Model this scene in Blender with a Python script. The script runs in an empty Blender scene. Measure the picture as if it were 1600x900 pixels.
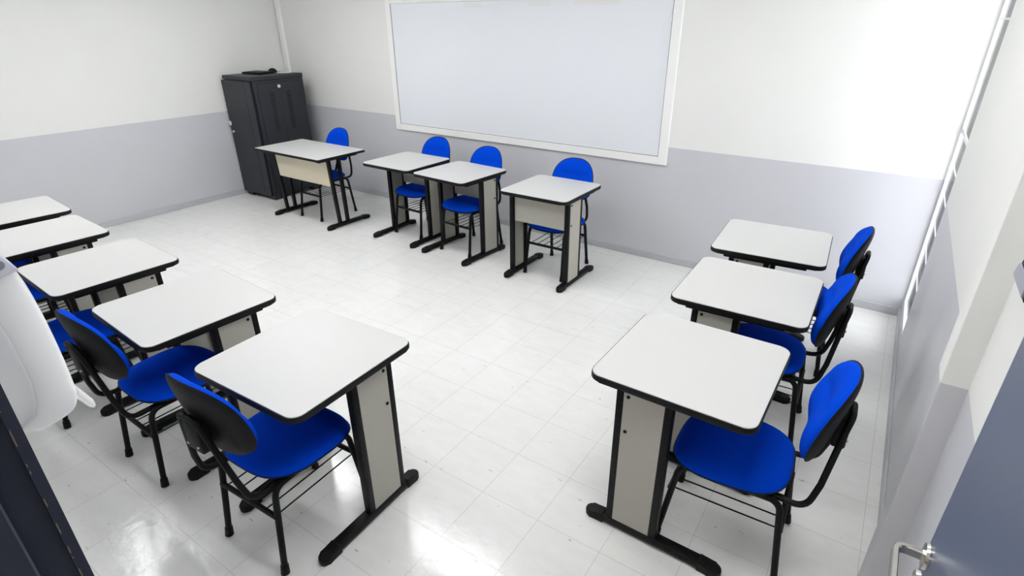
import bpy, bmesh, math, random
from mathutils import Vector, Matrix
random.seed(4)
sc = bpy.context.scene
COL = sc.collection
PI = math.pi

# ---------------------------------------------------------------- camera
PITCH, YAW, ROLL, F_PX, CAM_H = 0.448365, 0.591999, -0.0076683, 869.594, 1.95
cyw, syw = math.cos(YAW), math.sin(YAW)
cp, sp = math.cos(PITCH), math.sin(PITCH)
fwd = Vector((-syw*cp, cyw*cp, -sp)); rgt = Vector((cyw, syw, 0)); up = rgt.cross(fwd)
r2 = rgt*math.cos(ROLL) + up*math.sin(ROLL); u2 = up*math.cos(ROLL) - rgt*math.sin(ROLL)
cd = bpy.data.cameras.new('camera'); cam = bpy.data.objects.new('camera', cd); COL.objects.link(cam)
M = Matrix((r2, u2, -fwd)).transposed().to_4x4(); M.translation = (0, 0, CAM_H); cam.matrix_world = M
cd.sensor_width = 36; cd.lens = F_PX*36/1600; cd.clip_start = 0.01
sc.camera = cam

# ---------------------------------------------------------------- light and exposure
EXPOSURE = 1.26
SKY = 2.4
LAMP = 7.0
CORRIDOR_LAMP = 8.0
sc.view_settings.view_transform = 'Standard'; sc.view_settings.look = 'None'
sc.view_settings.gamma = 1; sc.view_settings.use_curve_mapping = False
sc.view_settings.exposure = EXPOSURE
w = bpy.data.worlds.new('overcast_sky'); sc.world = w; w.use_nodes = True
w.node_tree.nodes['Background'].inputs[0].default_value = (0.93, 0.96, 1.0, 1)
w.node_tree.nodes['Background'].inputs[1].default_value = SKY
sc.cycles.max_bounces = 10; sc.cycles.diffuse_bounces = 6

# ---------------------------------------------------------------- room plan
XR = 0.35                       # right wall
BK0, BK1 = Vector((XR, 4.50)), Vector((-6.62, 4.719))      # back wall line
LF1 = Vector((-6.75, 0.07))
YN = 0.07                       # inner face of the near wall
H = 2.8
def back_y(x): return 4.50 + (XR - x)*0.0314

# ---------------------------------------------------------------- helpers
def tag(o, label=None, cat=None, group=None, kind=None):
    if label: o['label'] = label
    if cat: o['category'] = cat
    if group: o['group'] = group
    if kind: o['kind'] = kind
    return o
def obj(name, bm, m, parent=None, smooth=False, loc=None):
    me = bpy.data.meshes.new(name)
    bmesh.ops.recalc_face_normals(bm, faces=bm.faces[:])
    bm.to_mesh(me); bm.free()
    for mm in (m if isinstance(m, (list, tuple)) else [m]): me.materials.append(mm)
    if smooth:
        for p in me.polygons: p.use_smooth = True
        try: me.set_sharp_from_angle(angle=math.radians(38))
        except Exception: pass
    o = bpy.data.objects.new(name, me); COL.objects.link(o)
    if parent: o.parent = parent
    if loc: o.location = loc
    return o
def empty(name, loc=(0, 0, 0), rz=0):
    o = bpy.data.objects.new(name, None); COL.objects.link(o)
    o.location = loc; o.rotation_euler = (0, 0, rz); o.empty_display_size = .1
    return o
def kids(o): return [c for c in bpy.data.objects if c.parent == o]
def copy_tree(o, parent=None):
    c = o.copy(); COL.objects.link(c); c.parent = parent
    for ch in kids(o): copy_tree(ch, c)
    return c
def box(bm, x0, x1, y0, y1, z0, z1, bev=0, seg=2, mi=0):
    b = bmesh.new()
    bmesh.ops.create_cube(b, size=1)
    for v in b.verts:
        v.co = Vector((x0 + (v.co.x+.5)*(x1-x0), y0 + (v.co.y+.5)*(y1-y0), z0 + (v.co.z+.5)*(z1-z0)))
    if bev: bmesh.ops.bevel(b, geom=b.edges[:], offset=bev, segments=seg, affect='EDGES', profile=.5)
    merge(bm, b, mi)
def merge(bm, b, mi=0, mat=None):
    mp = {}
    for v in b.verts: mp[v] = bm.verts.new(mat @ v.co if mat else v.co)
    for f in b.faces:
        nf = bm.faces.new([mp[v] for v in f.verts]); nf.material_index = mi; nf.smooth = f.smooth
    b.free()
def prism(bm, pts, z0, z1, bev=0, seg=2, mat=None, mi=0, only_rim=True):
    """polygon in xy, extruded z0..z1, rim edges bevelled"""
    b = bmesh.new()
    lo = [b.verts.new((p[0], p[1], z0)) for p in pts]; hi = [b.verts.new((p[0], p[1], z1)) for p in pts]
    b.faces.new(lo[::-1]); b.faces.new(hi); n = len(pts)
    for i in range(n): b.faces.new((lo[i], lo[(i+1) % n], hi[(i+1) % n], hi[i]))
    if bev:
        es = [e for e in b.edges if abs(e.verts[0].co.z - e.verts[1].co.z) < 1e-6]
        bmesh.ops.bevel(b, geom=es, offset=bev, segments=seg, affect='EDGES', profile=.5)
    merge(bm, b, mi, mat)
def rrect(w, d, r, n=6, cx=0, cy=0):
    pts = []
    for (sx, sy, a0) in ((1, 1, 0), (-1, 1, 90), (-1, -1, 180), (1, -1, 270)):
        for k in range(n+1):
            a = math.radians(a0 + 90*k/n)
            pts.append((cx + sx*(w/2-r) + r*math.cos(a), cy + sy*(d/2-r) + r*math.sin(a)))
    return pts
def fillet(pts, r, n=6):
    pts = [Vector(p) for p in pts]; out = [pts[0]]
    for i in range(1, len(pts)-1):
        a, b, c = pts[i-1], pts[i], pts[i+1]
        rr = r[i-1] if isinstance(r, (list, tuple)) else r
        u, v = (a-b).normalized(), (c-b).normalized()
        ang = u.angle(v); t = min(rr/math.tan(ang/2), (a-b).length*.49, (c-b).length*.49)
        p0, p1 = b+u*t, b+v*t
        for k in range(n+1):
            s = k/n; out.append(p0*(1-s)**2 + b*2*s*(1-s) + p1*s*s)
    out.append(pts[-1]); return out
def tube(bm, pts, r, n=12, sect=None, mi=0):
    """sweep a circle (or the section sect) along pts"""
    pts = [Vector(p) for p in pts]; m = len(pts)
    T = [(pts[min(i+1, m-1)] - pts[max(i-1, 0)]).normalized() for i in range(m)]
    ref = Vector((0, 0, 1)) if abs(T[0].z) < .9 else Vector((1, 0, 0))
    N = (ref - T[0]*ref.dot(T[0])).normalized(); rings = []
    sec = sect or [(r*math.cos(2*PI*k/n), r*math.sin(2*PI*k/n)) for k in range(n)]
    for i in range(m):
        if i:
            q = T[i-1].rotation_difference(T[i]); N = q @ N; N = (N - T[i]*N.dot(T[i])).normalized()
        B = T[i].cross(N)
        rings.append([bm.verts.new(pts[i] + N*a + B*b) for a, b in sec])
    k = len(sec)
    for i in range(m-1):
        for j in range(k):
            f = bm.faces.new((rings[i][j], rings[i][(j+1) % k], rings[i+1][(j+1) % k], rings[i+1][j])); f.material_index = mi
    for f in (bm.faces.new(rings[0][::-1]), bm.faces.new(rings[-1])): f.material_index = mi
def cyl(bm, p0, p1, r0, r1=None, n=20, mi=0):
    p0, p1 = Vector(p0), Vector(p1); d = (p1-p0).normalized(); r1 = r0 if r1 is None else r1
    a = d.orthogonal().normalized(); b = d.cross(a); R = []
    for p, r in ((p0, r0), (p1, r1)):
        R.append([bm.verts.new(p + a*r*math.cos(2*PI*k/n) + b*r*math.sin(2*PI*k/n)) for k in range(n)])
    for k in range(n):
        bm.faces.new((R[0][k], R[0][(k+1) % n], R[1][(k+1) % n], R[1][k])).material_index = mi
    bm.faces.new(R[0][::-1]).material_index = mi; bm.faces.new(R[1]).material_index = mi
def pad(outline, tf, tb, warp, rings=12, n=48, pw=4.0, inset=0):
    """cushion in local (a,b): front thickness tf, back tb, warp(a,b)->(x,y,z) with normal axis arg"""
    b = bmesh.new()
    def ring(s, sign):
        vs = []
        t = (1 - s**pw)**.5 if s < 1 else 0
        for k in range(n):
            a = 2*PI*k/n; x, y = outline(a)
            vs.append(b.verts.new(warp(x*s, y*s, sign*(tf if sign > 0 else tb)*t)))
        return vs
    rs = [1-(1-i/rings)**1.6 for i in range(1, rings+1)]
    for sign in (1, -1):
        R = [ring(s, sign) for s in rs[:-1]]
        if sign == 1: edge = ring(1, 1)
        R.append(edge)
        c = b.verts.new(warp(0, 0, sign*(tf if sign > 0 else tb)))
        for k in range(n): b.faces.new((c, R[0][k], R[0][(k+1) % n]))
        for i in range(len(R)-1):
            for k in range(n): b.faces.new((R[i][k], R[i+1][k], R[i+1][(k+1) % n], R[i][(k+1) % n]))
    return b
def superell(w, h, nx=2.6, ny=2.6, nlow=None):
    def f(a):
        c, s = math.cos(a), math.sin(a)
        p = (nlow if (nlow and s < 0) else nx)
        rr = (abs(c)**p + abs(s)**p)**(-1/p)
        return w/2*c*rr, h/2*s*rr
    return f

# ---------------------------------------------------------------- materials
def srgb(r, g, b):
    f = lambda c: (c/255/12.92 if c/255 <= .04045 else ((c/255+.055)/1.055)**2.4)
    return (f(r), f(g), f(b), 1)
def mat(name, col, rough=.5, metal=0, spec=.5, bump=None, sheen=0, coat=0, var=0, vscale=3):
    m = bpy.data.materials.new(name); m.use_nodes = True; nt = m.node_tree; p = nt.nodes['Principled BSDF']
    p.inputs['Base Color'].default_value = col; p.inputs['Roughness'].default_value = rough
    p.inputs['Metallic'].default_value = metal; p.inputs['Specular IOR Level'].default_value = spec
    p.inputs['Sheen Weight'].default_value = sheen; p.inputs['Coat Weight'].default_value = coat
    tc = nt.nodes.new('ShaderNodeTexCoord')
    if var:
        n = nt.nodes.new('ShaderNodeTexNoise'); n.inputs['Scale'].default_value = vscale; n.inputs['Detail'].default_value = 4
        nt.links.new(tc.outputs['Object'], n.inputs['Vector'])
        mx = nt.nodes.new('ShaderNodeMix'); mx.data_type = 'RGBA'
        mx.inputs[6].default_value = tuple(c*(1-var) for c in col[:3])+(1,); mx.inputs[7].default_value = tuple(min(1, c*(1+var)) for c in col[:3])+(1,)
        nt.links.new(n.outputs['Fac'], mx.inputs[0]); nt.links.new(mx.outputs[2], p.inputs['Base Color'])
    if bump:
        n = nt.nodes.new('ShaderNodeTexNoise'); n.inputs['Scale'].default_value = bump[0]; n.inputs['Detail'].default_value = 3
        bp = nt.nodes.new('ShaderNodeBump'); bp.inputs['Strength'].default_value = bump[1]; bp.inputs['Distance'].default_value = .002
        nt.links.new(tc.outputs['Object'], n.inputs['Vector']); nt.links.new(n.outputs['Fac'], bp.inputs['Height'])
        nt.links.new(bp.outputs['Normal'], p.inputs['Normal'])
    return m
def sss(m, w, r):
    p = m.node_tree.nodes['Principled BSDF']; p.inputs['Subsurface Weight'].default_value = w; p.inputs['Subsurface Radius'].default_value = (1, 1, 1); p.inputs['Subsurface Scale'].default_value = r
BLACK = mat('black_powder_coat', srgb(7, 7, 9), .5, spec=.22, bump=(500, .06))
PLASTIC = mat('black_plastic', srgb(9, 9, 11), .55, spec=.25, bump=(600, .12))
SHELL = mat('black_shell_plastic', srgb(11, 11, 12), .55, spec=.25, bump=(900, .2))
BLUE = mat('blue_fabric', srgb(0, 66, 200), .95, spec=.05, bump=(1400, .35), var=.05, vscale=40)
LAMI = mat('white_laminate', srgb(197, 197, 195), .42, bump=(900, .05), var=.012, vscale=60)
BOARD = mat('grey_beige_board', srgb(174, 171, 161), .55, bump=(700, .05), var=.02, vscale=30)
CREAMB = mat('cream_board', srgb(222, 212, 188), .55, bump=(700, .05), var=.02, vscale=20)
RACK = mat('charcoal_steel', srgb(31, 34, 41), .45, bump=(400, .08))
RACKD = mat('charcoal_steel_seam', srgb(20, 22, 26), .6)
CHROME = mat('brushed_steel', srgb(200, 198, 194), .22, metal=1, bump=(300, .04))
NAVY = mat('blue_grey_door_paint', srgb(92, 101, 122), .38, bump=(250, .05), var=.03, vscale=4)
WPLAS = mat('white_glossy_plastic', srgb(246, 246, 248), .22, coat=.3)
sss(WPLAS, .8, .08)
LIDM = mat('cloudy_plastic', srgb(226, 227, 238), .15, coat=.3)
LENS = mat('smoke_plastic', srgb(150, 152, 165), .3)
WOODF = mat('white_painted_wood', srgb(240, 240, 238), .5, bump=(200, .05))
WFRAME = mat('white_aluminium', srgb(225, 226, 230), .35)
SILVER = mat('silver_lock_metal', srgb(205, 205, 205), .3)
PAPER = mat('white_paper', srgb(230, 230, 232), .8)
SEAM = mat('board_edge_grey', srgb(120, 120, 122), .8)  # even grey for the thin strips along the writing surface edges
DARKHOLE = mat('dark_slot', srgb(9, 10, 12), .8)

def wall_mat(name, low=(203, 203, 208), high=(233, 233, 230), edge=1.0):
    m = bpy.data.materials.new(name); m.use_nodes = True; nt = m.node_tree; p = nt.nodes['Principled BSDF']
    g = nt.nodes.new('ShaderNodeNewGeometry'); sx = nt.nodes.new('ShaderNodeSeparateXYZ'); nt.links.new(g.outputs['Position'], sx.inputs[0])
    n = nt.nodes.new('ShaderNodeTexNoise'); n.inputs['Scale'].default_value = 2.2; n.inputs['Detail'].default_value = 5
    nt.links.new(g.outputs['Position'], n.inputs['Vector'])
    cmp_ = nt.nodes.new('ShaderNodeMath'); cmp_.operation = 'GREATER_THAN'; cmp_.inputs[1].default_value = edge
    nt.links.new(sx.outputs['Z'], cmp_.inputs[0])
    mx = nt.nodes.new('ShaderNodeMix'); mx.data_type = 'RGBA'
    mx.inputs[6].default_value = srgb(*low); mx.inputs[7].default_value = srgb(*high)
    nt.links.new(cmp_.outputs[0], mx.inputs[0])
    hv = nt.nodes.new('ShaderNodeMix'); hv.data_type = 'RGBA'; hv.blend_type = 'MULTIPLY'; hv.inputs[0].default_value = .06
    nt.links.new(mx.outputs[2], hv.inputs[6]); nt.links.new(n.outputs['Fac'], hv.inputs[7]); nt.links.new(hv.outputs[2], p.inputs['Base Color'])
    rm = nt.nodes.new('ShaderNodeMapRange'); rm.inputs[3].default_value = .38; rm.inputs[4].default_value = .7
    nt.links.new(cmp_.outputs[0], rm.inputs[0]); nt.links.new(rm.outputs[0], p.inputs['Roughness'])
    n2 = nt.nodes.new('ShaderNodeTexNoise'); n2.inputs['Scale'].default_value = 120; nt.links.new(g.outputs['Position'], n2.inputs['Vector'])
    bp = nt.nodes.new('ShaderNodeBump'); bp.inputs['Strength'].default_value = .08; bp.inputs['Distance'].default_value = .002
    nt.links.new(n2.outputs['Fac'], bp.inputs['Height']); nt.links.new(bp.outputs['Normal'], p.inputs['Normal'])
    return m
WALL = wall_mat('two_tone_wall_paint')
BASEB = mat('grey_painted_baseboard', srgb(184, 185, 190), .4)
CEIL = mat('white_ceiling', srgb(238, 238, 236), .8, bump=(60, .1))

def floor_mat():
    m = bpy.data.materials.new('polished_vinyl_tiles'); m.use_nodes = True; nt = m.node_tree; p = nt.nodes['Principled BSDF']
    N = nt.nodes.new; Lk = nt.links.new
    g = N('ShaderNodeNewGeometry')
    S = .2935
    mp = N('ShaderNodeVectorMath'); mp.operation = 'ADD'; mp.inputs[1].default_value = (1.470, -1.203, 0); Lk(g.outputs['Position'], mp.inputs[0])
    dv = N('ShaderNodeVectorMath'); dv.operation = 'SCALE'; dv.inputs['Scale'].default_value = 1/S; Lk(mp.outputs[0], dv.inputs[0])
    fr = N('ShaderNodeVectorMath'); fr.operation = 'FRACTION'; Lk(dv.outputs[0], fr.inputs[0])
    fl = N('ShaderNodeVectorMath'); fl.operation = 'FLOOR'; Lk(dv.outputs[0], fl.inputs[0])
    sx = N('ShaderNodeSeparateXYZ'); Lk(fr.outputs[0], sx.inputs[0])
    def edge(o):
        a = N('ShaderNodeMath'); a.operation = 'PINGPONG'; a.inputs[1].default_value = .5; Lk(o, a.inputs[0]); return a
    ex, ey = edge(sx.outputs['X']), edge(sx.outputs['Y'])
    mn = N('ShaderNodeMath'); mn.operation = 'MINIMUM'; Lk(ex.outputs[0], mn.inputs[0]); Lk(ey.outputs[0], mn.inputs[1])
    seam = N('ShaderNodeMapRange'); seam.inputs[1].default_value = .003; seam.inputs[2].default_value = .007; seam.inputs[3].default_value = 1; seam.inputs[4].default_value = 0
    Lk(mn.outputs[0], seam.inputs[0])
    wn = N('ShaderNodeTexWhiteNoise'); wn.noise_dimensions = '2D'; Lk(fl.outputs[0], wn.inputs['Vector'])
    # streaks in the vinyl, turned a quarter in every other tile
    st = N('ShaderNodeVectorMath'); st.operation = 'MULTIPLY'; st.inputs[1].default_value = (7, 16, 1); Lk(g.outputs['Position'], st.inputs[0])
    n1 = N('ShaderNodeTexNoise'); n1.inputs['Scale'].default_value = 1; n1.inputs['Detail'].default_value = 6; n1.inputs['Roughness'].default_value = .6; Lk(st.outputs[0], n1.inputs['Vector'])
    n2 = N('ShaderNodeTexNoise'); n2.inputs['Scale'].default_value = 1.6; n2.inputs['Detail'].default_value = 5; Lk(g.outputs['Position'], n2.inputs['Vector'])
    # small scuffs
    s3 = N('ShaderNodeVectorMath'); s3.operation = 'MULTIPLY'; s3.inputs[1].default_value = (20, 55, 1); Lk(g.outputs['Position'], s3.inputs[0])
    n3 = N('ShaderNodeTexNoise'); n3.inputs['Scale'].default_value = 1; n3.inputs['Detail'].default_value = 2; Lk(s3.outputs[0], n3.inputs['Vector'])
    sc3 = N('ShaderNodeMapRange'); sc3.inputs[1].default_value = .705; sc3.inputs[2].default_value = .76; Lk(n3.outputs['Fac'], sc3.inputs[0])
    r1 = N('ShaderNodeValToRGB'); r1.color_ramp.elements[0].position = .25; r1.color_ramp.elements[1].position = .75
    r1.color_ramp.elements[0].color = srgb(221, 221, 218); r1.color_ramp.elements[1].color = srgb(229, 229, 227)
    Lk(n1.outputs['Fac'], r1.inputs[0])
    t = N('ShaderNodeMapRange'); t.inputs[3].default_value = .988; t.inputs[4].default_value = 1.0; Lk(wn.outputs['Value'], t.inputs[0])
    m1 = N('ShaderNodeVectorMath'); m1.operation = 'SCALE'; Lk(r1.outputs[0], m1.inputs[0]); Lk(t.outputs[0], m1.inputs['Scale'])
    m2 = N('ShaderNodeMix'); m2.data_type = 'RGBA'; m2.inputs[7].default_value = srgb(150, 147, 140)
    sf = N('ShaderNodeMath'); sf.operation = 'MULTIPLY'; sf.inputs[1].default_value = .38; Lk(seam.outputs[0], sf.inputs[0])
    Lk(sf.outputs[0], m2.inputs[0]); Lk(m1.outputs[0], m2.inputs[6])
    m3 = N('ShaderNodeMix'); m3.data_type = 'RGBA'; m3.inputs[7].default_value = srgb(140, 136, 128)
    sg = N('ShaderNodeMath'); sg.operation = 'MULTIPLY'; sg.inputs[1].default_value = .6; Lk(sc3.outputs[0], sg.inputs[0])
    Lk(sg.outputs[0], m3.inputs[0]); Lk(m2.outputs[2], m3.inputs[6]); Lk(m3.outputs[2], p.inputs['Base Color'])
    rr = N('ShaderNodeMapRange'); rr.inputs[3].default_value = .10; rr.inputs[4].default_value = .22; Lk(n2.outputs['Fac'], rr.inputs[0]); Lk(rr.outputs[0], p.inputs['Roughness'])
    n4 = N('ShaderNodeTexNoise'); n4.inputs['Scale'].default_value = 22; n4.inputs['Detail'].default_value = 2; Lk(g.outputs['Position'], n4.inputs['Vector'])
    bp = N('ShaderNodeBump'); bp.inputs['Strength'].default_value = .22; bp.inputs['Distance'].default_value = .004; Lk(n4.outputs['Fac'], bp.inputs['Height']); Lk(bp.outputs['Normal'], p.inputs['Normal'])
    return m
FLOOR = floor_mat()

def jamb_mat():
    m = mat('dark_navy_frame_paint', srgb(58, 62, 78), .4, bump=(200, .05)); nt = m.node_tree; p = nt.nodes['Principled BSDF']
    g = nt.nodes.new('ShaderNodeNewGeometry'); sx = nt.nodes.new('ShaderNodeSeparateXYZ'); nt.links.new(g.outputs['Position'], sx.inputs[0])
    # chips of missing paint along the outer arris (y about 0.072)
    d = nt.nodes.new('ShaderNodeMath'); d.operation = 'COMPARE'; d.inputs[1].default_value = .0715; d.inputs[2].default_value = .00045; nt.links.new(sx.outputs['Y'], d.inputs[0])
    n = nt.nodes.new('ShaderNodeTexNoise'); n.inputs['Scale'].default_value = 75; n.inputs['Detail'].default_value = 6; nt.links.new(g.outputs['Position'], n.inputs['Vector'])
    t = nt.nodes.new('ShaderNodeMath'); t.operation = 'GREATER_THAN'; t.inputs[1].default_value = .53; nt.links.new(n.outputs['Fac'], t.inputs[0])
    q = nt.nodes.new('ShaderNodeMath'); q.operation = 'MULTIPLY'; nt.links.new(d.outputs[0], q.inputs[0]); nt.links.new(t.outputs[0], q.inputs[1])
    mx = nt.nodes.new('ShaderNodeMix'); mx.data_type = 'RGBA'; mx.inputs[6].default_value = srgb(58, 62, 78); mx.inputs[7].default_value = srgb(150, 138, 122)
    nt.links.new(q.outputs[0], mx.inputs[0]); nt.links.new(mx.outputs[2], p.inputs['Base Color'])
    return m
JAMB = jamb_mat()

def whiteboard_mat():
    m = mat('whiteboard_enamel', srgb(229, 232, 237), .3); nt = m.node_tree; p = nt.nodes['Principled BSDF']
    tc = nt.nodes.new('ShaderNodeTexCoord'); sx = nt.nodes.new('ShaderNodeSeparateXYZ'); nt.links.new(tc.outputs['Object'], sx.inputs[0])
    # yellowed tape remains near the top edge
    n = nt.nodes.new('ShaderNodeTexNoise'); n.inputs['Scale'].default_value = 3.0; n.inputs['Detail'].default_value = 3; nt.links.new(tc.outputs['Object'], n.inputs['Vector'])
    a = nt.nodes.new('ShaderNodeMath'); a.operation = 'COMPARE'; a.inputs[1].default_value = 2.075; a.inputs[2].default_value = .018; nt.links.new(sx.outputs['Z'], a.inputs[0])
    b = nt.nodes.new('ShaderNodeMath'); b.operation = 'GREATER_THAN'; b.inputs[1].default_value = .53; nt.links.new(n.outputs['Fac'], b.inputs[0])
    c = nt.nodes.new('ShaderNodeMath'); c.operation = 'MULTIPLY'; nt.links.new(a.outputs[0], c.inputs[0]); nt.links.new(b.outputs[0], c.inputs[1])
    c2 = nt.nodes.new('ShaderNodeMath'); c2.operation = 'MULTIPLY'; c2.inputs[1].default_value = .3; nt.links.new(c.outputs[0], c2.inputs[0])
    mx = nt.nodes.new('ShaderNodeMix'); mx.data_type = 'RGBA'; mx.inputs[6].default_value = srgb(229, 232, 237); mx.inputs[7].default_value = srgb(226, 214, 196)
    nt.links.new(c2.outputs[0], mx.inputs[0]); nt.links.new(mx.outputs[2], p.inputs['Base Color'])
    return m
WBOARD = whiteboard_mat()

def emis(name, col, s):
    m = bpy.data.materials.new(name); m.use_nodes = True; nt = m.node_tree; nt.nodes.clear()
    e = nt.nodes.new('ShaderNodeEmission'); e.inputs[0].default_value = col; e.inputs[1].default_value = s
    o = nt.nodes.new('ShaderNodeOutputMaterial'); nt.links.new(e.outputs[0], o.inputs[0]); return m
def lamp_mat(k): return emis('fluorescent_diffuser', (.985, .99, 1, 1), LAMP*k)
LAMPC = emis('corridor_diffuser', (1, .93, .80, 1), CORRIDOR_LAMP)
def glass():
    m = bpy.data.materials.new('window_glass'); m.use_nodes = True; nt = m.node_tree; nt.nodes.clear()
    t = nt.nodes.new('ShaderNodeBsdfTransparent'); g = nt.nodes.new('ShaderNodeBsdfGlossy'); g.inputs['Roughness'].default_value = .02
    f = nt.nodes.new('ShaderNodeFresnel'); f.inputs[0].default_value = 1.12; mx = nt.nodes.new('ShaderNodeMixShader'); o = nt.nodes.new('ShaderNodeOutputMaterial')
    nt.links.new(f.outputs[0], mx.inputs[0]); nt.links.new(t.outputs[0], mx.inputs[1]); nt.links.new(g.outputs[0], mx.inputs[2]); nt.links.new(mx.outputs[0], o.inputs[0]); return m
GLASS = glass()

# ---------------------------------------------------------------- the room
def struct(name, bm, m, parent=None, smooth=False):
    o = obj(name, bm, m, parent, smooth)
    if not parent: o['kind'] = 'structure'
    return o
bm = bmesh.new(); box(bm, -7.2, 1.2, -2.4, 5.1, -.1, 0); struct('floor', bm, FLOOR)
bm = bmesh.new(); box(bm, -7.2, 1.2, -2.4, 5.1, H, H+.1); struct('ceiling', bm, CEIL)
bm = bmesh.new(); prism(bm, [(XR+.25, back_y(XR+.25)), (-6.90, back_y(-6.90)), (-6.90, 5.0), (XR+.25, 5.0)], 0, H); struct('wall_back', bm, WALL)
bm = bmesh.new(); prism(bm, [tuple(BK1), tuple(LF1), (-6.755, -.2), (-7.1, -.2), (-7.1, 4.72), (-6.62, 4.735)], 0, H); struct('wall_left', bm, WALL)
# right wall with the window opening beside the far corner
WY0, WY1, WZ0, WZ1 = 3.90, 4.490, .13, 2.62
bm = bmesh.new()
X1 = XR + .16
box(bm, XR, X1, .07, WY0, 0, H); box(bm, XR, X1, WY1, 4.52, 0, H)
box(bm, XR, X1, WY0, WY1, 0, WZ0); box(bm, XR, X1, WY0, WY1, WZ1, H)
struct('wall_right', bm, WALL)
bm = bmesh.new(); box(bm, .283, XR+.01, 1.787, 1.893, 0, H, .002, 1); struct('wall_pilaster', bm, WALL)
# near wall with the doorway, and the corridor behind the camera
DX0, DX1, DZ = -.60, .30, 2.12
bm = bmesh.new(); box(bm, -6.76, DX0, -.08, YN, 0, H); box(bm, DX1, XR+.16, -.08, YN, 0, H); box(bm, DX0, DX1, -.08, YN, DZ, H)
struct('wall_near', bm, WALL)
bm = bmesh.new(); box(bm, -2.2, 1.1, -2.1, -2.0, 0, H); box(bm, -2.3, -2.2, -2.1, -.08, 0, H); box(bm, 1.1, 1.2, -2.1, -.08, 0, H)
box(bm, XR+.16, 1.1, -.08, .07, 0, H)
struct('wall_corridor', bm, WALL)
# baseboards
def line_board(name, a, b, inner, h=.062, t=.012):
    a, b = Vector(a), Vector(b); n = Vector(inner)*t
    bm = bmesh.new(); prism(bm, [tuple(a), tuple(b), tuple(b+n), tuple(a+n)], 0, h, .003, 1); return struct(name, bm, BASEB)
line_board('baseboard_back', (XR, back_y(XR)+.001), (-6.60, back_y(-6.60)+.001), (0, -1))
line_board('baseboard_left', (-6.621, 4.70), (-6.748, .09), (1, 0))
line_board('baseboard_right', (XR+.001, 4.49), (XR+.001, 1.90), (-1, 0))
# duct strip down the far left corner
bm = bmesh.new(); yb = back_y(-6.55)
box(bm, -6.585, -6.515, yb-.03, yb+.01, .07, H, .003, 1); struct('trim_1', bm, WOODF)

# window_1
win = tag(empty('window_1', (XR, (WY0+WY1)/2, WZ0)), kind='structure')
def rel(o, p): o.location = -Vector(p.location); return o
bm = bmesh.new(); fx0, fx1 = XR+.004, XR+.035; t = .006
box(bm, fx0, fx1, WY0, WY0+t, WZ0, WZ1); box(bm, fx0, fx1, WY1-t, WY1, WZ0, WZ1)
box(bm, fx0, fx1, WY0+t, WY1-t, WZ0, WZ0+t); box(bm, fx0, fx1, WY0+t, WY1-t, WZ1-t, WZ1)
rel(obj('window_frame', bm, WFRAME, win), win)
bm = bmesh.new(); box(bm, XR+.014, XR+.018, WY0+t, WY1-t, WZ0+t, WZ1-t); rel(obj('pane', bm, GLASS, win), win)
for z in (.39, .575, .757, .94, 1.12, 1.31, 1.94):
    bm = bmesh.new(); box(bm, XR+.010, XR+.0138, WY0+t, WY1-t, z-(.014 if z == 1.31 else .004), z+(.014 if z == 1.31 else .004))
    rel(obj('glazing_bar', bm, WFRAME, win), win)
# daylight enters through this opening (sampling portal only)
pl = bpy.data.lights.new('window_daylight', 'AREA'); pl.shape = 'RECTANGLE'; pl.size = WZ1-WZ0; pl.size_y = WY1-WY0; pl.cycles.is_portal = True
po = bpy.data.objects.new('window_daylight', pl); COL.objects.link(po); po.location = (XR+.17, (WY0+WY1)/2, (WZ0+WZ1)/2)
po.rotation_euler = (0, PI/2, 0)

# ---------------------------------------------------------------- ceiling lights
def ceiling_light(x, y, label, lm, L=1.2):
    e = tag(empty('ceiling_light', (x, y, H)), label, 'light', 'surface mounted ceiling lights')
    bm = bmesh.new()
    for a, b, c, d in ((-L/2, L/2, -.15, -.135), (-L/2, L/2, .135, .15), (-L/2, -L/2+.015, -.135, .135), (L/2-.015, L/2, -.135, .135)):
        box(bm, a, b, c, d, -.07, 0)
    obj('housing', bm, WFRAME, e)
    bm = bmesh.new(); box(bm, -L/2+.015, L/2-.015, -.135, .135, -.06, -.045); obj('diffuser', bm, lm, e)
for x, y, k, where in ((-4.8, 1.2, 1.35, 'left of the room near the door wall'), (-4.6, 2.85, 1.85, 'left of the room near the whiteboard wall'),
                       (-2.6, 1.2, .62, 'middle of the room near the door wall'), (-2.6, 2.75, 1.2, 'middle of the room near the whiteboard wall'),
                       (-.6, 1.2, 1.25, 'right of the room near the door wall'), (-.6, 2.85, .95, 'right of the room near the whiteboard wall')):
    ceiling_light(x, y, 'long white ceiling light in the ' + where, lamp_mat(k))
ceiling_light(-.4, -1.1, 'long white ceiling light in the corridor outside the door', LAMPC)

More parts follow.
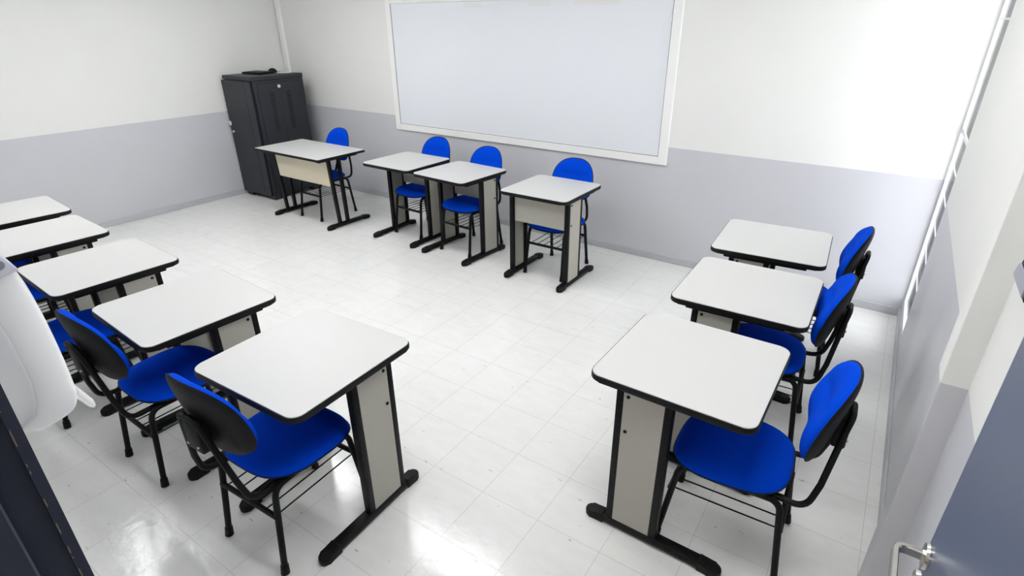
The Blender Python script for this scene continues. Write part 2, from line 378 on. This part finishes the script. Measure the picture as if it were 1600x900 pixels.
# ---------------------------------------------------------------- whiteboard
def on_back(x, off, z): return Vector((x, back_y(x)-off, z))
wb = tag(empty('whiteboard', on_back(-3.08, 0, 1.5)), 'large wall-mounted whiteboard with wide white frame on the far wall', 'whiteboard')
def back_quad(bm, x0, x1, z0, z1, o0, o1, bev=0):
    b = bmesh.new()
    bmesh.ops.create_cube(b, size=1)
    for v in b.verts:
        x = x0 + (v.co.x+.5)*(x1-x0); v.co = on_back(x, o0 + (.5-v.co.y)*(o1-o0), z0 + (v.co.z+.5)*(z1-z0))
    if bev: bmesh.ops.bevel(b, geom=b.edges[:], offset=bev, segments=1, affect='EDGES')
    merge(bm, b)
ix0, ix1, iz0, iz1 = -4.607, -1.578, .916, 2.112
ox0, ox1, oz0, oz1 = -4.672, -1.503, .852, 2.17
bm = bmesh.new(); back_quad(bm, ix0-.01, ix1+.01, iz0-.01, iz1+.01, .002, .012); rel(obj('writing_surface', bm, WBOARD, wb), wb)
bm = bmesh.new()
back_quad(bm, ox0, ix0, oz0, oz1, .0, .024, .003); back_quad(bm, ix1, ox1, oz0, oz1, .0, .024, .003)
back_quad(bm, ix0, ix1, oz0, iz0, .0, .024, .003); back_quad(bm, ix0, ix1, iz1, oz1, .0, .024, .003)
rel(obj('frame', bm, WOODF, wb), wb)
bm = bmesh.new(); g = .006
back_quad(bm, ix0, ix0+g, iz0, iz1, .012, .014); back_quad(bm, ix1-g, ix1, iz0, iz1, .012, .014)
back_quad(bm, ix0+g, ix1-g, iz0, iz0+g*.8, .012, .014)
rel(obj('edge_seam', bm, SEAM, wb), wb)

# ---------------------------------------------------------------- server cabinet
CX0, CX1, CY0, CY1, CH = -6.60, -6.02, 3.83, 4.50, 1.405
cab = tag(empty('server_cabinet', ((CX0+CX1)/2, (CY0+CY1)/2, 0)), 'tall charcoal steel server cabinet in the far left corner', 'cabinet')
def cadd(name, bm, m, par=cab, smooth=False):
    o = obj(name, bm, m, par, smooth)
    if par is cab: o.location = -Vector(cab.location)
    return o
bm = bmesh.new(); box(bm, CX0+.03, CX1, CY0+.012, CY1, .045, CH-.045, .004, 1)
box(bm, CX0+.03, CX0+.13, CY0+.012, CY1, 0.004, .045); box(bm, CX1-.10, CX1, CY0+.012, CY0+.10, 0.004, .045); box(bm, CX1-.10, CX1, CY1-.1, CY1, 0.004, .045)
cadd('body', bm, RACK)
bm = bmesh.new(); box(bm, CX0+.015, CX1+.004, CY0-.002, CY1+.004, CH-.045, CH, .004, 1); cadd('top_cover', bm, RACK)
bm = bmesh.new(); box(bm, CX0-.005, CX1-.035, CY0-.012, CY0+.010, .05, CH-.052, .003, 1); dr = cadd('door', bm, RACK)
bm = bmesh.new(); box(bm, CX1-.155, CX1-.151, CY0-.0135, CY0-.0118, .055, CH-.056); cadd('door_seam', bm, RACKD, dr)
bm = bmesh.new(); box(bm, CX0-.015, CX0+.03, CY0-.026, CY0-.012, .845, .895, .004, 1); tag(cadd('latch', bm, SILVER, dr), 'small silver latch')
bm = bmesh.new(); cyl(bm, (CX0+.045, CY0-.012, .775), (CX0+.045, CY0-.028, .775), .013); tag(cadd('lock', bm, SILVER, dr), 'round silver lock')
# side panel with two columns of vents, facing the room
bm = bmesh.new(); box(bm, CX1, CX1+.006, CY0+.055, CY1-.055, .12, CH-.075, .002, 1); sp_ = cadd('side_panel', bm, RACK)
bm = bmesh.new(); box(bm, CX1+.0055, CX1+.0072, 4.160, 4.163, .12, CH-.16); cadd('panel_crease', bm, RACKD, sp_)
bm = bmesh.new()
for a, b, c, d in ((CY0+.050, CY0+.054, .12, CH-.072), (CY1-.054, CY1-.050, .12, CH-.072), (CY0+.05, CY1-.05, CH-.074, CH-.070), (CY0+.05, CY1-.05, .115, .119)):
    box(bm, CX1+.0002, CX1+.0012, a, b, c, d)
cadd('panel_gap', bm, DARKHOLE)
for y0, y1 in ((4.020, 4.078), (4.240, 4.298)):
    bm = bmesh.new()
    for k in range(17):
        z = 1.225 - k*.0257
        box(bm, CX1+.0055, CX1+.0085, y0, y1, z-.012, z)
    cadd('vent_slots', bm, DARKHOLE, sp_)
bm = bmesh.new(); cyl(bm, (CX1+.005, 4.155, 1.285), (CX1+.016, 4.155, 1.285), .019, .017); cyl(bm, (CX1+.016, 4.155, 1.285), (CX1+.020, 4.155, 1.285), .006, n=10)
tag(cadd('side_lock', bm, SILVER, sp_), 'round silver lock')

# things lying on the cabinet
bm = bmesh.new(); prism(bm, rrect(.30, .22, .02), 0, .022, .004, 2)
o = obj('laptop', bm, PLASTIC, None, True); o.location = (-6.36, 4.15, CH+.001); o.rotation_euler = (0, 0, math.radians(8)); lap = o
tag(lap, 'flat black closed laptop lying on top of the charcoal cabinet', 'laptop')
bm = bmesh.new(); prism(bm, rrect(.28, .20, .015), .022, .0245, .001, 1); obj('lid', bm, BLACK, lap, True)
bm = bmesh.new(); merge(bm, pad(superell(.09, .13), .05, .0, lambda a, b_, t: (a, b_, t), pw=2.2, rings=8, n=24))
o = obj('speakerphone', bm, PLASTIC, None, True); o.location = (-6.34, 4.33, CH+.001); o.rotation_euler = (0, 0, .5)  # small domed device, modelled as a speakerphone
tag(o, 'rounded black speakerphone behind the laptop on the cabinet', 'mouse')
bm = bmesh.new(); box(bm, -.075, .075, -.05, .05, 0, .006, .001, 1)
o = obj('paper_pad', bm, PAPER); o.location = (-6.20, 4.39, CH+.001); o.rotation_euler = (0, 0, .3)
tag(o, 'small white paper pad beside the speakerphone on the cabinet', 'paper')

# ---------------------------------------------------------------- desks
def foot_parts(e, xs, L, y0=0):
    bm = bmesh.new(); box(bm, xs-.024, xs+.024, y0-L/2+.045, y0+L/2-.045, .010, .043, .005, 2)
    f = obj('foot', bm, BLACK, e, True)
    for s in (1, -1):
        bm = bmesh.new()
        # rounded shoe: stadium outline, sloping down to the toe
        pts = [(-.027, 0), (-.027, .062)]
        for k in range(1, 10):
            a = PI - PI*k/10; pts.append((.027*math.cos(a), .062 + .027*math.sin(a)))
        pts += [(.027, .062), (.027, 0)]
        b = bmesh.new(); prism(b, pts, 0, .047, .007, 3)
        for v in b.verts:
            if v.co.z > .025: v.co.z -= max(0, v.co.y)*.16
        mt = Matrix.Translation((xs, y0 + s*(L/2-.088), 0)) @ (Matrix.Identity(4) if s > 0 else Matrix.Rotation(PI, 4, 'Z'))
        merge(bm, b, 0, mt); obj('end_cap', bm, PLASTIC, f, True)
def make_desk():
    e = empty('student_desk'); W = .61
    bm = bmesh.new(); prism(bm, rrect(W-.008, W-.008, .046, 8), .728, .7505, .0015, 1); obj('desktop', bm, LAMI, e, True)
    bm = bmesh.new(); ring = bmesh.new()
    prism(bm, rrect(W, W, .05, 8), .722, .7475, .006, 3); obj('edge_band', bm, PLASTIC, e, True)
    for s in (1, -1):
        xs = s*.255
        foot_parts(e, xs, .58)
        bm = bmesh.new(); box(bm, xs-.024, xs+.024, -.215, .225, .700, .722, .003, 1); obj('top_rail', bm, BLACK, e, True)
        for yy in (.178, -.010):
            bm = bmesh.new(); box(bm, xs-.019, xs+.019, yy-.0155, yy+.0155, .040, .702, .005, 2); obj('leg', bm, BLACK, e, True)
        bm = bmesh.new(); box(bm, xs+s*.004, xs+s*.018, .0050, .1630, .046, .70); sp2 = obj('side_panel', bm, BOARD, e)
        for yy, z in ((.145, .682), (.145, .52)):
            bm = bmesh.new(); cyl(bm, (xs+s*.017, yy, z), (xs+s*.0215, yy, z), .0078, .0065, 14); obj('bolt', bm, BLACK, sp2, True)
    bm = bmesh.new(); box(bm, -.235, .235, .158, .172, .478, .705, .001, 1); obj('modesty_panel', bm, BOARD, e)
    return e
desk0 = make_desk()
DESKS = [  # x, y, turn (deg), label, group
 (-1.748, 1.112, 2, 'white-topped student desk nearest the camera on the left side of the room', 'desks along the door wall'),
 (-2.612, 1.094, -3.5, 'white-topped student desk second from the camera in the left row, dispenser chair gap beside it', 'desks along the door wall'),
 (-3.490, 1.084, -3, 'white-topped student desk third from the camera in the left row', 'desks along the door wall'),
 (-4.335, 1.085, -3, 'white-topped student desk fourth from the camera in the left row', 'desks along the door wall'),
 (-5.080, 1.160, -5, 'white-topped student desk farthest from the camera in the left row', 'desks along the door wall'),
 (-.436, 1.913, 89, 'white-topped student desk nearest the camera on the right side of the room', 'desks along the window wall'),
 (-.410, 2.711, 90.7, 'white-topped student desk in the middle of the right row', 'desks along the window wall'),
 (-.443, 3.472, 93, 'white-topped student desk at the far end of the right row, by the grey far wall', 'desks along the window wall'),
 (-3.797, 3.860, -2, 'white-topped student desk below the whiteboard, beside the wide teacher desk', 'desks below the whiteboard'),
 (-3.100, 3.800, -5, 'white-topped student desk below the middle of the whiteboard, second of three', 'desks below the whiteboard'),
 (-2.158, 3.780, 179, 'white-topped student desk under the right part of the whiteboard, panel facing the room', 'desks below the whiteboard'),
]
DESKS[1] = DESKS[1][:3] + ('white-topped student desk second from the camera in the left row',) + DESKS[1][4:]
for i, (x, y, a, lab, grp) in enumerate(DESKS):
    d = desk0 if i == 0 else copy_tree(desk0)
    d.location = (x, y, 0); d.rotation_euler = (0, 0, math.radians(a)); tag(d, lab, 'desk', grp)

# the wide teacher desk
t = tag(empty('teacher_desk', (-5.06, 3.722, 0), math.radians(178.5)), 'wide white-topped teacher desk with cream front panel in front of the cabinet', 'desk')
bm = bmesh.new(); prism(bm, rrect(1.052, .592, .012, 4), .728, .7505, .0015, 1); obj('desktop', bm, LAMI, t, True)
bm = bmesh.new(); prism(bm, rrect(1.06, .60, .016, 4), .722, .7475, .006, 3); obj('edge_band', bm, PLASTIC, t, True)
for s in (1, -1):
    xs = s*.455
    foot_parts(t, xs, .56, -.03)
    bm = bmesh.new(); box(bm, xs-.02, xs+.02, -.23, .25, .700, .722, .003, 1); obj('top_rail', bm, BLACK, t, True)
    for y0, y1 in ((.125, .085), (.000, -.015)):
        bm = bmesh.new(); tube(bm, [(xs, y0, .702), (xs, y1, .04)], .015, sect=[(-.018, -.014), (.018, -.014), (.018, .014), (-.018, .014)])
        obj('leg', bm, BLACK, t)
bm = bmesh.new()
b = bmesh.new(); bmesh.ops.create_cube(b, size=1)
for v in b.verts: v.co = Vector((v.co.x*.87, .117 + v.co.y*.014 + (v.co.z)*.018, .565 + v.co.z*.27))
merge(bm, b); tag(obj('modesty_panel', bm, CREAMB, t), 'cream front panel')

# ---------------------------------------------------------------- chairs
def make_chair():
    e = empty('classroom_chair')
    # seat: blue cushion in a black shell
    def so(a):
        c, s = math.cos(a), math.sin(a); p = 2.9 if s > 0 else 3.1
        rr = (abs(c)**p + abs(s)**p)**(-1/p)
        x = .219*c*rr; y = .212*s*rr
        return x*(1 + .04*y/.2), y
    def sw(a, b, t): return (a, b + .014, .432 + t - .020*max(0, (b-.10)/.11)**2 - .010*(1-(a/.23)**2)*(1-((b+.02)/.2)**2))
    bm = bmesh.new(); merge(bm, pad(so, .036, .004, sw, pw=5)); obj('seat', bm, BLUE, e, True)
    sh = lambda a: tuple(q*1.018 for q in so(a))
    bm = bmesh.new(); merge(bm, pad(sh, .003, .022, lambda a, b, t: (a, b + .014, .430 + t - .020*max(0, (b-.10)/.11)**2 - .004*0), pw=6)); obj('seat_shell', bm, SHELL, e, True)
    # backrest
    def bo(a):
        c, s = math.cos(a), math.sin(a); p = 2.45 if s > 0 else 2.7
        rr = (abs(c)**p + abs(s)**p)**(-1/p)
        return .190*c*rr*(1 - .07*s*rr), .170*s*rr
    lean = math.radians(12)
    def bw(a, b, t, extra=0.0):
        curve = .045*(a/.19)**2            # wraps forward at the sides
        lum = 0
        if t > 0:
            k = (b+.055)/.075; lum = .020*math.exp(-k*k) - .009*math.exp(-((b-.040)/.026)**2)
            lum *= max(0, 1-(abs(a)/.19)**4)
        q = t + curve + lum
        y = -.280 + q*math.cos(lean) - b*math.sin(lean); z = .728 + b*math.cos(lean) + q*math.sin(lean)*.6
        return (a, y, z)
    def bwf(a, b, t):
        q = t + .045*(a/.19)**2; return (a, -.280 + q*math.cos(lean) - b*math.sin(lean), .728 + b*math.cos(lean) + q*math.sin(lean)*.6)
    bm = bmesh.new(); merge(bm, pad(bo, .046, .003, bw, pw=3.6, rings=18)); obj('backrest', bm, BLUE, e, True)
    bo2 = lambda a: tuple(q*1.03 for q in bo(a))
    bm = bmesh.new(); merge(bm, pad(bo2, .006, .018, lambda a, b, t: bwf(a, b, t), pw=5)); obj('backrest_shell', bm, SHELL, e, True)
    # bent tube that carries the backrest, narrow loop at the top
    P = [(-.10, .12, .396), (-.135, -.16, .392), (-.145, -.262, .392), (-.125, -.288, .50), (-.060, -.317, .705), (-.048, -.325, .752), (.048, -.325, .752), (.060, -.317, .705), (.125, -.288, .50), (.145, -.262, .392), (.135, -.16, .392), (.10, .12, .396)]
    path = fillet(P, [.03, .075, .02, .02, .03, .03, .02, .02, .075, .03], 6)
    bm = bmesh.new(); tube(bm, path, .0115, 12); br = obj('back_support', bm, BLACK, e, True)
    bm = bmesh.new(); box(bm, -.045, .045, -.329, -.284, .61, .73, .008, 2); obj('back_bracket', bm, PLASTIC, br, True)
    for s in (1, -1):
        bm = bmesh.new(); cyl(bm, (s*.028, -.326, .640), (s*.028, -.334, .640), .006, .005, 10); obj('bolt', bm, CHROME, br, True)
    # side frames: each leg its own bent tube meeting under the seat
    for s in (1, -1):
        for f in (1, -1):
            yt = .175 if f > 0 else -.185
            pts = fillet([(s*.160, 0, .396), (s*.163, yt, .396), (s*.178, (.225 if f > 0 else -.232), .012)], .055, 8)
            bm = bmesh.new(); tube(bm, pts, .0125, 12); lg = obj('leg', bm, BLACK, e, True)
            bm = bmesh.new(); a = (pts[-1]-pts[-8]).normalized() if len(pts) > 8 else Vector((0, 0, -1)); a = (Vector(pts[-1]) - Vector(pts[-2])).normalized()
            cyl(bm, Vector(pts[-1]) - a*.030, Vector(pts[-1]) + a*.009, .0155, .0175, 14); obj('foot_cap', bm, PLASTIC, lg, True)
    for f, yy in ((1, .198), (-1, -.205)):
        bm = bmesh.new(); tube(bm, [(-.170, yy, .270), (.170, yy, .270)], .011, 12); obj('stretcher', bm, BLACK, e, True)
        bm = bmesh.new(); tube(bm, [(-.163, yy*.62, .398), (.163, yy*.62, .398)], .009, 8); obj('seat_rail', bm, BLACK, e, True)
    bm = bmesh.new()
    for x in (-.150, -.09, -.03, .03, .09, .150): tube(bm, [(x, -.205, .262), (x, .198, .262)], .0032, 6)
    obj('book_rack', bm, BLACK, e, True)
    return e
chair0 = make_chair()
CHAIRS = [
 (-1.762, .958, 2.5, 'blue chair with black back shell at the nearest desk on the left', 'chairs along the door wall'),
 (-2.612, .945, -1, 'blue chair at the second desk of the left row, right beside the white dispenser', 'chairs along the door wall'),
 (-3.472, .875, -2, 'blue chair at the third desk of the left row, mostly hidden behind the white dispenser', 'chairs along the door wall'),
 (-4.33, .93, -3, 'blue chair at the fourth desk of the left row, only a patch of it showing', 'chairs along the door wall'),
 (-5.075, .985, -5, 'blue chair at the farthest desk of the left row, almost hidden under the desktop', 'chairs along the door wall'),
 (-.212, 1.893, 92, 'blue chair pushed under the nearest desk on the right', 'chairs along the window wall'),
 (-.295, 2.722, 92.5, 'blue chair at the middle desk of the right row', 'chairs along the window wall'),
 (-.275, 3.508, 92, 'blue chair at the far desk of the right row, its seat hidden', 'chairs along the window wall'),
 (-5.07, 3.858, 177, 'blue chair behind the wide teacher desk, beside the dark cabinet', 'chairs below the whiteboard'),
 (-3.800, 4.035, 177, 'blue chair under the left part of the whiteboard, behind the desk beside the teacher desk', 'chairs below the whiteboard'),
 (-3.096, 3.918, 175.5, 'blue chair under the middle of the whiteboard, between two closely set desks', 'chairs below the whiteboard'),
 (-2.163, 3.908, 180, 'blue chair under the right part of the whiteboard, behind the desk with the front panel', 'chairs below the whiteboard'),
]
for i, (x, y, a, lab, grp) in enumerate(CHAIRS):
    c = chair0 if i == 0 else copy_tree(chair0)
    c.location = (x, y, 0); c.rotation_euler = (0, 0, math.radians(a)); tag(c, lab, 'chair', grp)

# ---------------------------------------------------------------- door leaf, open at the right
door = tag(empty('door_1', (.247, .12, 0)), kind='structure')
bm = bmesh.new(); box(bm, 0, .038, 0, .955, .008, 2.10, .002, 1); obj('door_leaf', bm, NAVY, door)
hy, hz = .920, 1.028
bm = bmesh.new(); cyl(bm, (0, hy, hz), (-.004, hy, hz), .0265, n=40); cyl(bm, (-.004, hy, hz), (-.009, hy, hz), .0265, .0245, n=40)
rs = obj('rose', bm, CHROME, door, True)
bm = bmesh.new()
path = fillet([(-.008, hy, hz), (-.054, hy, hz), (-.056, hy-.125, hz)], .020, 10)
tube(bm, path, 0, sect=[(-.0105, -.0035), (-.008, -.0055), (.008, -.0055), (.0105, -.0035), (.0105, .0035), (.008, .0055), (-.008, .0055), (-.0105, .0035)])
tag(obj('lever_handle', bm, CHROME, door, True), 'bent flat steel lever handle')
bm = bmesh.new(); cyl(bm, (0, hy, hz-.072), (-.008, hy, hz-.072), .0255, .0235, n=36); esc = obj('lock_rose', bm, CHROME, door, True)
bm = bmesh.new(); box(bm, -.014, -.008, hy-.004, hy+.004, hz-.086, hz-.060, .002, 1); obj('lock_cylinder', bm, CHROME, esc)
for z in (.3, 1.05, 1.8):
    bm = bmesh.new(); cyl(bm, (.019, -.012, z-.05), (.019, -.012, z+.05), .008, n=14); obj('hinge', bm, CHROME, door, True)

# door frame (lip, rebate, stop) in dark navy
fr = tag(empty('trim_2', (DX0, 0, 0)), kind='structure')
def fadd(name, bm): o = obj(name, bm, JAMB, fr); o.location = (-DX0, 0, 0); return o
JX = -.558
bm = bmesh.new()
prism(bm, [(DX0-.03, YN-.004), (DX0-.03, .0795), (JX, .0795), (JX, .0705), (JX-.003, .0705), (JX-.003, .045), (JX+.010, .045), (JX+.012, .043), (JX+.012, -.035), (JX-.003, -.035), (JX-.003, -.085), (DX0-.03, -.085), (DX0-.03, -.0795), (DX0, -.0795), (DX0, YN-.004)], 0, DZ, .0006, 1)
fadd('jamb', bm)
bm = bmesh.new(); JR = .292
prism(bm, [(DX1+.03, YN-.004), (DX1+.03, .0795), (JR, .0795), (JR, .045), (JR-.012, .045), (JR-.012, -.085), (DX1+.03, -.085), (DX1+.03, -.0795), (DX1, -.0795), (DX1, YN-.004)], 0, DZ)
fadd('jamb', bm)
bm = bmesh.new(); box(bm, JX-.003, JR, -.035, .0795, DZ-.012, DZ+.03); fadd('head', bm)

# ---------------------------------------------------------------- dispenser on the near wall
def side_profile(pts, x0, x1, bev, seg=3):
    """closed (y,z) outline extruded along x with rounded side edges"""
    n = len(pts); b = bmesh.new()
    area = sum(pts[i][0]*pts[(i+1) % n][1] - pts[(i+1) % n][0]*pts[i][1] for i in range(n)); sg = 1 if area > 0 else -1
    nor = []
    for i in range(n):
        a, c = pts[i-1], pts[(i+1) % n]; t = Vector((c[0]-a[0], c[1]-a[1])); t.normalize(); nor.append((-t.y*sg, t.x*sg))
    loops = []
    for side in (0, 1):
        ks = range(seg+1) if side == 0 else range(seg, -1, -1)
        for k in ks:
            a = PI/2*k/seg; ins = bev*(1-math.sin(a)); dx = bev*(1-math.cos(a))
            x = x0+dx if side == 0 else x1-dx
            # dx is the inward travel: full outline at dx = bev
            loops.append([b.verts.new((x, p[0]+q[0]*ins, p[1]+q[1]*ins)) for p, q in zip(pts, nor)])
    for u, v in zip(loops, loops[1:]):
        for i in range(n): b.faces.new((u[i], u[(i+1) % n], v[(i+1) % n], v[i]))
    b.faces.new(loops[0]); b.faces.new(loops[-1][::-1])
    return b
def smooth_poly(pts, n=8, closed=True):
    P = [Vector((a, b, 0)) for a, b in pts]; out = []; m = len(P)
    for i in range(m):
        p0, p1, p2, p3 = P[(i-1) % m], P[i], P[(i+1) % m], P[(i+2) % m]
        for k in range(n):
            t = k/n
            q = .5*((2*p1) + (p2-p0)*t + (2*p0-5*p1+4*p2-p3)*t*t + (3*p1-p0-3*p2+p3)*t**3); out.append((q.x, q.y))
    return out
disp = tag(empty('soap_dispenser', (-.86, YN, 1.49)), 'white plastic soap dispenser with push lever on the wall beside the doorway', 'dispenser')
def dadd(name, b, m, s=True):
    bm = bmesh.new(); merge(bm, b); o = obj(name, bm, m, disp, s); o.location = -Vector(disp.location); return o
base = [(YN, 1.505), (YN, 1.775), (.090, 1.777), (.108, 1.755), (.122, 1.715), (.134, 1.665), (.140, 1.612), (.1414, 1.56), (.138, 1.530), (.131, 1.511), (.118, 1.503), (.09, 1.503)]
dadd('back_plate', side_profile(base, -.921, -.797, .005, 4), WPLAS)
cover = [(.095, 1.752), (.120, 1.753), (.142, 1.741), (.159, 1.718), (.1715, 1.69), (.1775, 1.64), (.1800, 1.58), (.1800, 1.530), (.1785, 1.513), (.1730, 1.498), (.1630, 1.491), (.1450, 1.487), (.1290, 1.486), (.1160, 1.496), (.095, 1.51)]
dadd('cover', side_profile(smooth_poly(cover, 3), -.916, -.802, .008, 5), WPLAS)
lid = [(.095, 1.754), (.120, 1.757), (.144, 1.745), (.1615, 1.720), (.1725, 1.694), (.140, 1.688), (.095, 1.684)]
tag(dadd('lid', side_profile(lid, -.919, -.7990, .004, 3), LIDM), 'cloudy see-through lid')
lev = [(.170, 1.535), (.178, 1.535), (.186, 1.512), (.1995, 1.478), (.2000, 1.470), (.197, 1.466), (.1925, 1.469), (.180, 1.495), (.170, 1.505)]
dadd('push_lever', side_profile(lev, -.885, -.835, .003, 2), WPLAS)
b = bmesh.new(); cyl(b, (-.800, .156, 1.706), (-.7975, .156, 1.706), .0055, n=16); dadd('key_lock', b, LENS)

# ---------------------------------------------------------------- small control on the wall, at the right edge of the picture
ctl = tag(empty('wall_control', (XR, 1.60, 1.38)), 'small grey and black wall-mounted control on the cream wall near the door edge', 'wall control')
def kadd(name, bm, m): o = obj(name, bm, m, ctl, True); o.location = -Vector(ctl.location); return o
bm = bmesh.new(); merge(bm, side_profile([(1.50, 1.392), (1.50, 1.49), (1.610, 1.49), (1.650, 1.43), (1.668, 1.403), (1.645, 1.392)], XR-.030, XR, .004, 2)); kadd('housing', bm, PLASTIC)
bm = bmesh.new(); merge(bm, side_profile([(1.51, 1.398), (1.51, 1.432), (1.640, 1.436), (1.660, 1.404), (1.642, 1.398)], XR-.034, XR-.028, .002, 1)); tag(kadd('face_plate', bm, LENS), 'pale grey lower face')
